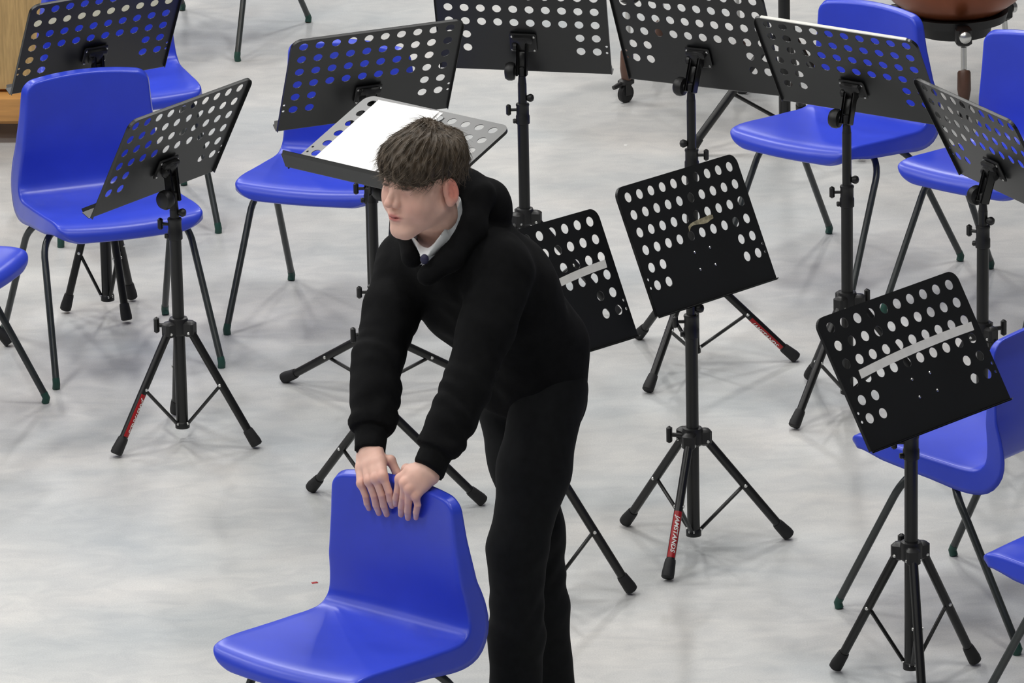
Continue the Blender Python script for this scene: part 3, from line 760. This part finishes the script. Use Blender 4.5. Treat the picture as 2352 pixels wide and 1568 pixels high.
def gs(q, c, r): return np.exp(-(((q - np.array(c)) / np.array(r)) ** 2).sum(1))
for s in (-1, 1):
    ch = blend(ch, .55 * gs(Vh, (s * .040, .070, -.040), (.028, .04, .030)), (.76, .39, .31))
    ch = blend(ch, .8 * np.clip(gs(Vh, (s * .084, -.020, -.006), (.013, .026, .036)) * 1.4, 0, 1), (.78, .25, .19))
    ch = blend(ch, .6 * gs(Vh, (s * .031, .09, -.010), (.018, .02, .010)), (.60, .34, .29))
    ch = blend(ch, .92 * np.clip(gs(Vh, (s * .031, .090, .0050), (.0135, .02, .0026)) * 1.6, 0, 1), (.05, .03, .025))
    ch = blend(ch, .85 * np.clip(gs(Vh, (s * .033, .085, .0215), (.017, .02, .0045)) * 1.5, 0, 1), (.10, .065, .04))
ch = blend(ch, .5 * gs(Vh, (0, .112, -.028), (.014, .016, .014)), (.78, .40, .32))
lip = np.clip(gs(Vh, (0, .095, -.0650), (.019, .022, .0090)) * 1.9 - .25, 0, 1)
ch = blend(ch, lip * .9, (.62, .19, .18)); ch = blend(ch, .7 * np.clip(gs(Vh, (0, .095, -.0650), (.020, .02, .0016)) * 1.5, 0, 1), (.16, .03, .03))
# stubbly nape and sides
nap = np.clip((-.045 - Vh[:, 1]) / .02, 0, 1) * np.clip((Vh[:, 2] + .075) / .02, 0, 1)
ch = blend(ch, .9 * nap, (.10, .075, .055))

# hands --------------------------------------------------------------
HANDS = {
'R': dict(wr=(-.3259, 12.8383, .7930), fore=(-.318, 12.90, .852),
 M=[(-.3471, 12.7885, .7420), (-.3286, 12.7658, .7560), (-.3124, 12.7500, .7665), (-.2954, 12.7414, .7745)],
 P=[(-.3388, 12.7792, .7117), (-.3196, 12.7585, .7206), (-.3025, 12.7420, .7280), (-.2855, 12.7334, .7368)],
 T=[(-.3301, 12.7914, .6802), (-.3073, 12.7730, .6747), (-.2894, 12.7584, .6763), (-.2769, 12.7469, .7008)],
 th=[(-.3080, 12.8150, .7860), (-.2790, 12.8060, .7880), (-.2660, 12.7980, .7610), (-.2650, 12.7960, .7380)]),
'L': dict(wr=(-.1928, 12.7302, .7760), fore=(-.160, 12.765, .832),
 M=[(-.2234, 12.6880, .7440), (-.2367, 12.6911, .7590), (-.2472, 12.7009, .7705), (-.2581, 12.7213, .7745)],
 P=[(-.2210, 12.6861, .7209), (-.2415, 12.6950, .7255), (-.2531, 12.7044, .7338), (-.2657, 12.7198, .7432)],
 T=[(-.2240, 12.7053, .6863), (-.2419, 12.7198, .6806), (-.2576, 12.7325, .6847), (-.2698, 12.7412, .7068)],
 th=[(-.2250, 12.7480, .7790), (-.2430, 12.7700, .7790), (-.2540, 12.7790, .7560), (-.2550, 12.7780, .7360)])}
CF = np.array([-.631, -.776, 0])
HANDS['L']['wr'] = tuple(np.array(HANDS['L']['wr']) + [-.004, -.020, .016]); HANDS['L']['fore'] = tuple(np.array(HANDS['L']['fore']) + [0, -.012, .006])
for H in HANDS.values():   # seat the hands on the backrest surface
    for k in list(H):
        a = np.array(H[k]) + np.array([.0004, -.0195, .0064]); H[k] = a.tolist() if a.ndim == 1 else [tuple(r) for r in a]
def hand_sdf(H):
    wr = np.array(H['wr']); Ms = [np.array(p) for p in H['M']]
    def fn(P):
        d = cone(P, H['fore'], wr, .029, .0245)
        for i, (m, r) in enumerate(zip(Ms, (.0100, .0112, .0115, .0112))):
            st = wr + (Ms[i] - (Ms[1] + Ms[2]) / 2) * .62
            mid = (st + m) / 2 + np.array([0, 0, .004])
            d = smin(d, chain(P, [st, mid, m - np.array([0, 0, .003])], [.0160, .0140, r], .008), .012)
        f = None
        for i, (m, p, t) in enumerate(zip(Ms, H['P'], H['T'])):
            r = (.0078, .0086, .0088, .0086)[i]; p = np.array(p) - CF * .0035; t = np.array(t) - np.array([0, 0, .003])
            dd = p + (t - p) * .52 + CF * .0020
            c_ = chain(P, [m, p, dd, t + (p - t) * .05], [r + .0010, r - .0001, r - .0005, r - .0020], .0015)
            f = c_ if f is None else smin(f, c_, .0012)
        d = smin(d, f, .006)
        th = [np.array(x) for x in H['th']]
        d = smin(d, chain(P, [wr * .6 + th[0] * .4, th[0], th[1], th[2]], [.016, .0140, .0108, .0098], .006), .009)
        d = smin(d, cone(P, th[2], th[3], .0098, .0078), .004)
        return d
    return fn
parts = [(toW(Vh), Fh, ch)]
HIPR = None
J = dict(neck=(-.140, 13.05, 1.22), shR=(-.238, 13.235, 1.123), shL=(-.0174, 12.98, 1.1715), elR=(-.308, 13.0, .959), elL=(-.104, 12.80, .958),
         hipL=(.084, 13.15, .845), hipR=(-.003, 13.32, .815), knL=(.0026, 13.0, .50), knR=(.045, 13.2, .47), anL=(-.0093, 12.95, .09), anR=(.0704, 13.2, .085))
J = {k: np.array(v) for k, v in J.items()}
for k, H in HANDS.items():
    pts = np.array([H['wr'], H['fore']] + list(H['M']) + list(H['T']) + list(H['th'])); lo = pts.min(0) - .035; hi = pts.max(0) + .035
    V, F = field(hand_sdf(H), lo, hi, .0017)
    c_ = np.tile(np.array([.80, .50, .41]), (len(V), 1))
    for m in H['M']: c_ = blend(c_, .5 * np.exp(-(((V - np.array(m)) / .013) ** 2).sum(1)), (.77, .36, .29))
    for p in H['P']: c_ = blend(c_, .35 * np.exp(-(((V - np.array(p)) / .010) ** 2).sum(1)), (.74, .35, .28))
    for t, p in zip(H['T'], H['P']):
        c_ = blend(c_, .4 * np.exp(-(((V - np.array(t)) / .012) ** 2).sum(1)), (.76, .38, .31))
        nl = np.array(t) + (np.array(p) - np.array(t)) * .2 + CF * .008
        c_ = blend(c_, .75 * np.clip(np.exp(-(((V - nl) / .0062) ** 2).sum(1)) * 1.5, 0, 1), (.80, .58, .52))
    parts.append((V, F, c_))
def core_sdf(P):
    d = cone(P, (.04, 13.235, .86), (-.10, 13.12, 1.12), .085, .095)
    d = smin(d, cone(P, J['shR'], J['shL'], .05, .05), .04)
    d = smin(d, cone(P, (-.10, 13.10, 1.15), (-.150, 13.045, 1.245), .07, .058), .03)
    for s in 'RL':
        d = smin(d, chain(P, [J['sh' + s], J['el' + s], np.array(HANDS[s]['wr'])], [.048, .038, .024], .02), .02)
        d = smin(d, chain(P, [J['hip' + s], J['kn' + s], J['an' + s]], [.072, .046, .034], .02), .02)
    return d
V, F = field(core_sdf, (-.42, 12.66, .04), (.22, 13.46, 1.30), .009)
parts.append((V, F, np.tile(np.array([.6, .36, .27]), (len(V), 1))))
off = 0; VV = []; FF = []; CC = []
for V, F, c_ in parts: VV.append(V); FF.append(F + off); CC.append(c_); off += len(V)
person = np_mesh('person', np.concatenate(VV), np.concatenate(FF), M['skin'], col=np.concatenate(CC))
tag(person, 'teenage person in black hoodie and black trousers leaning with both hands on a blue chair', 'person')

# hair ----------------------------------------------------------------
def hair_sdf(q):
    d = ell(q, (0, -.020, .042), (.086, .105, .084))
    d = smin(d, ell(q, (0, .050, .058), (.066, .058, .046)), .03)
    d = smin(d, ell(q, (.010, -.010, .077), (.066, .085, .046)), .03)
    d = smin(d, ell(q, (.030, .056, .050), (.050, .048, .040)), .02)
    # lower border: fringe in front, over the ears, nape
    fr = .012 + .30 * np.clip(-q[:, 0] - .02, 0, 1) * 0
    zf = np.interp(q[:, 1], [-.12, -.06, -.03, .0, .03, .06, .11], [-.045, -.035, .008, .020, .016, .010, .004])
    zf = zf + .0055 * np.sin(q[:, 0] * 95 + 2.0) + .0045 * np.sin(q[:, 0] * 260 + q[:, 1] * 140) + .003 * np.sin(q[:, 0] * 610 + 1.3) + .012 * np.exp(-((q[:, 0] + .012) / .007) ** 2) * (q[:, 1] > .05)
    d = np.maximum(d, (zf - q[:, 2]) * .8)
    # shorter at sides and back low down
    low = np.clip((.045 - q[:, 2]) / .07, 0, 1) * np.clip((.03 - q[:, 1]) / .05, 0, 1); d = d + low * .0085
    # strand-like relief, flowing forward from the crown
    a = np.arctan2(q[:, 0], q[:, 1] + .045); r = np.sqrt(q[:, 0] ** 2 + (q[:, 1] + .045) ** 2)
    d = d + .0020 * np.sin(a * 34 + 10 * r + 5 * np.sin(q[:, 2] * 40)) + .0018 * np.sin(a * 61 - q[:, 2] * 60 + 3 * np.sin(r * 60)) + .0055 * vnoise(q, 62, 3) * np.clip((q[:, 2] - .02) / .05, 0, 1)
    return d
Vr, Fr = field(hair_sdf, (-.115, -.15, -.07), (.115, .135, .175), .0025)
hair = np_mesh('hair', toW(Vr), Fr, M['hair'], person); hair['label'] = 'short tousled brown hair with a fringe'
# loose strands lying over the hair mass
rs = np.random.RandomState(4)
b = MB(); tri = 0
Nr = np.zeros_like(Vr); e1 = Vr[Fr[:, 1]] - Vr[Fr[:, 0]]; e2 = Vr[Fr[:, 2]] - Vr[Fr[:, 0]]; fn_ = np.cross(e1, e2)
for k in range(4): np.add.at(Nr, Fr[:, k], fn_)
Nr /= np.linalg.norm(Nr, axis=1, keepdims=True) + 1e-9
if (Nr * (Vr - np.array([0, -.01, .04]))).sum() < 0: Nr = -Nr
cand = np.nonzero((Vr[:, 2] > .012) & ((Vr - [0, -.01, .04]) * Nr).sum(1) .__gt__(0))[0]
pick = rs.choice(cand, 3600)
crown = np.array([.0, -.055, .14])
svs = []; sfs = []
for i in pick:
    p = Vr[i]; n = Nr[i]; t = p - crown; t = t + np.array([0, .035, -.03]) + rs.normal(size=3) * .013; t = t - n * (t @ n); t /= np.linalg.norm(t) + 1e-9
    Ls = rs.uniform(.018, .042); lift = rs.uniform(.0002, .0030); w_ = rs.uniform(.0004, .0010); sd = np.cross(t, n)
    bendd = rs.normal() * .005; base = len(svs)
    for k in range(4):
        u = k / 3; c0 = p - n * .0012 + t * Ls * u + n * (lift * math.sin(u * 2.0) - .006 * u * u * (1 if p[2] < .1 else .4)) + sd * bendd * u * u; ww = w_ * (1 - .8 * u)
        svs += [toW(c0 - sd * ww), toW(c0 + sd * ww), toW(c0 + n * ww * 1.3)]
    for k in range(3):
        o = base + k * 3
        for a_, b2 in ((0, 1), (1, 2), (2, 0)): sfs.append((o + a_, o + b2, o + 3 + b2, o + 3 + a_))
st = np_mesh('hair_strands', np.array(svs), sfs, M['hair2'], hair)
st['kind'] = 'stuff'

# hoodie ---------------------------------------------------------------
A = np.array
LAT = A([.64, -.77, .05]); LAT = LAT / np.linalg.norm(LAT)
def torso(P):
    d = None
    pts = [A([.040, 13.220, .800]), A([.026, 13.210, .930]), A([-.055, 13.155, 1.070]), A([-.115, 13.120, 1.150])]
    rad = [.104, .106, .116, .098]; off = [.046, .048, .070, .085]
    for s in (-1, 1):
        c_ = chain(P, [p + LAT * s * o for p, o in zip(pts, off)], rad, .05); d = c_ if d is None else smin(d, c_, .06)
    return d
def sleeve(P, s):
    sh = J['sh' + s]; el = J['el' + s]; wr = A(HANDS[s]['wr'])
    fo = A(HANDS[s]['fore'])
    cuf = wr + (fo - wr) * (.02 if s == 'R' else .06)
    ax = (el - wr) / np.linalg.norm(el - wr)
    mid = wr + (el - wr) * .34
    d = chain(P, [sh, (sh + el) / 2, el, (el + mid) / 2, mid + A([0, 0, .004])], [.074, .062, .056, .053, .050], .02)
    t = (P - wr) @ ax
    bag = ell(P, wr + (el - wr) * .33, (.056, .056, .034)); d = smin(d, bag, .014)
    cf = chain(P, [cuf, wr + (el - wr) * .30], [.0385, .0385], .004)
    cf = cf + .0006 * np.sin(np.arctan2((P - wr)[:, 1], (P - wr)[:, 0]) * 40)
    d = np.maximum(d, -(((P - (wr + (el - wr) * .235)) @ ax)))
    cf = np.maximum(cf, -((P - cuf) @ ((fo - wr) / np.linalg.norm(fo - wr)) ))
    d = smin(d, cf, .006)
    # folds across the sleeve
    w_ = np.exp(-((t - .12) / .06) ** 2) + .8 * np.exp(-((t - .25) / .06) ** 2) + .3
    d = d + .0016 * w_ * np.sin(t * 120 + 2.2 * np.sin(P[:, 0] * 40 + P[:, 1] * 30)) * np.clip((t - .05) / .02, 0, 1)
    return d
def hoodie_sdf(P):
    d = torso(P)
    d = smin(d, cone(P, J['shR'] + A([.02, -.02, .0]), J['shL'] + A([-.02, .02, 0]), .076, .076), .05)
    d = smin(d, cone(P, (-.10, 13.11, 1.16), (-.135, 13.055, 1.215), .092, .080), .05)
    # shoulders / back arch
    d = smin(d, chain(P, [A([-.050, 13.13, 1.205]), A([.005, 13.165, 1.105]), A([.055, 13.20, .98])], [.062, .072, .080], .04), .04)
    hemn = A([-.18, -.10, -1.0]); hemn = hemn / np.linalg.norm(hemn)
    d = np.maximum(d, (P - A([.04, 13.2, .752])) @ hemn)
    for s in 'RL': d = smin(d, sleeve(P, s), .028)
    d = d + .0035 * vnoise(P * A([1, 1, .7]), 34, 5) * 1.0 + .0016 * vnoise(P, 90, 8)
    # hood rolled round the neck
    h = chain(P, [A([-.222, 12.955, 1.222]), A([-.228, 13.02, 1.262]), A([-.185, 13.09, 1.315]), A([-.110, 13.105, 1.350]), A([-.068, 13.055, 1.330]), A([-.082, 12.985, 1.275]), A([-.135, 12.925, 1.225]), A([-.186, 12.905, 1.190])], [.026, .030, .032, .030, .032, .030, .027, .024], .02)
    h = smin(h, chain(P, [A([-.085, 13.09, 1.345]), A([-.050, 13.125, 1.300]), A([-.025, 13.13, 1.262])], [.036, .044, .030], .02), .025)
    h = smin(h, ell(P, A([-.055, 13.11, 1.285]), (.060, .062, .055)), .02)
    h = h + .0022 * vnoise(P, 60, 11)
    d = smin(d, h, .012)
    # neck opening
    q = toH(P)
    nk = cone(P, (-.175, 13.02, 1.36), (-.163, 13.02, 1.222), .068, .058)
    vv = cone(P, (-.180, 12.955, 1.262), (-.193, 12.900, 1.238), .044, .012)
    d = np.maximum(d, -smin(nk, vv, .010))
    d = np.maximum(d, -(head_sdf(q) * HS - .004))
    return d
V, F = field(hoodie_sdf, (-.41, 12.66, .70), (.24, 13.46, 1.42), .0050)
hd = np_mesh('hoodie', V, F, M['cloth'], person); hd['label'] = 'black hooded sweatshirt with ribbed cuffs'
# shirt collar and tie
def shirt_sdf(P):
    o = cone(P, (-.172, 13.02, 1.32), (-.166, 13.012, 1.222), .0650, .0685)
    o = smin(o, cone(P, (-.178, 12.960, 1.262), (-.1915, 12.906, 1.243), .043, .013), .012)
    i = cone(P, (-.172, 13.02, 1.33), (-.166, 13.012, 1.21), .0610, .0645)
    i = smin(i, cone(P, (-.180, 12.960, 1.275), (-.189, 12.912, 1.262), .040, .010), .012)
    d = np.maximum(o, -i)
    pl = A([-.55, -.60, -.42]); pl = A([.66, .70, -.62]); pl = pl / np.linalg.norm(pl)
    top = A([-.36, -.42, 1.0]); 
    lim = 1.245 + .74 * ((P[:, 0] + .190) * .66 + (P[:, 1] - 12.905) * .72)
    d = np.maximum(d, P[:, 2] - np.minimum(lim, 1.335))
    return d
V, F = field(shirt_sdf, (-.26, 12.87, 1.17), (-.08, 13.11, 1.37), .0024)
sc_ = np_mesh('shirt_collar', V, F, M['shirt'], person); sc_['label'] = 'white shirt collar'
tk = lambda P: ell(P, (-.1925, 12.895, 1.232), (.010, .009, .012))
V, F = field(tk, (-.21, 12.88, 1.215), (-.175, 12.91, 1.25), .0022); tie = np_mesh('tie_knot', V, F, M['tie'], person); tie['label'] = 'dark blue tie knot'

# trousers --------------------------------------------------------------
def trouser_sdf(P):
    d = None
    d = cone(P, A([.040, 13.215, .880]) + LAT * .045, A([.036, 13.220, .83]) + LAT * .050, .092, .098)
    d = smin(d, cone(P, A([.040, 13.215, .880]) - LAT * .045, A([.026, 13.235, .83]) - LAT * .050, .092, .098), .05)
    for s in 'LR':
        hp = J['hip' + s] + A([0, 0, -.02]); kn = J['kn' + s]; an = J['an' + s]
        top = hp; rr = [.088, .080, .064, .061, .060] if s == 'L' else [.092, .078, .064, .060, .058]
        c_ = chain(P, [top, hp + (kn - hp) * .5, kn, (kn + an) / 2, an + A([0, 0, -.02])], rr, .03)
        c_ = c_ + .0013 * np.sin(P[:, 2] * 90 + 3 * np.sin(P[:, 0] * 30 + P[:, 1] * 22)) * (np.exp(-((P[:, 2] - .36) / .09) ** 2) + .25)
        d = smin(d, c_, .016)
    d = d + .0028 * vnoise(P * A([1, 1, .5]), 45, 21)
    d = np.maximum(d, .035 - P[:, 2]); d = np.maximum(d, P[:, 2] - .90)
    return d
V, F = field(trouser_sdf, (-.14, 12.85, .02), (.24, 13.44, .92), .0055)
tr = np_mesh('trousers', V, F, M['trouser'], person); tr['label'] = 'plain black trousers'
# shoes
for s in 'LR':
    an = J['an' + s]; fd = A([-.66, -.75, 0]); sd = A([.75, -.66, 0])
    def shoe(P, an=an):
        c0 = A([an[0], an[1], 0])
        d = chain(P, [c0 + A([0, 0, .050]) - fd * .05, c0 + A([0, 0, .050]) + fd * .03, c0 + A([0, 0, .036]) + fd * .13, c0 + A([0, 0, .030]) + fd * .185], [.038, .042, .038, .026], .02)
        d = smin(d, cone(P, c0 + A([0, 0, .06]), c0 + A([0, 0, .095]), .042, .038), .02)
        return np.maximum(d, .002 - P[:, 2])
    V, F = field(shoe, an + A([-.24, -.25, -an[2] - .01]), an + A([.10, .12, .06]), .005)
    sh_ = np_mesh('shoe', V, F, M['shoe'], person)
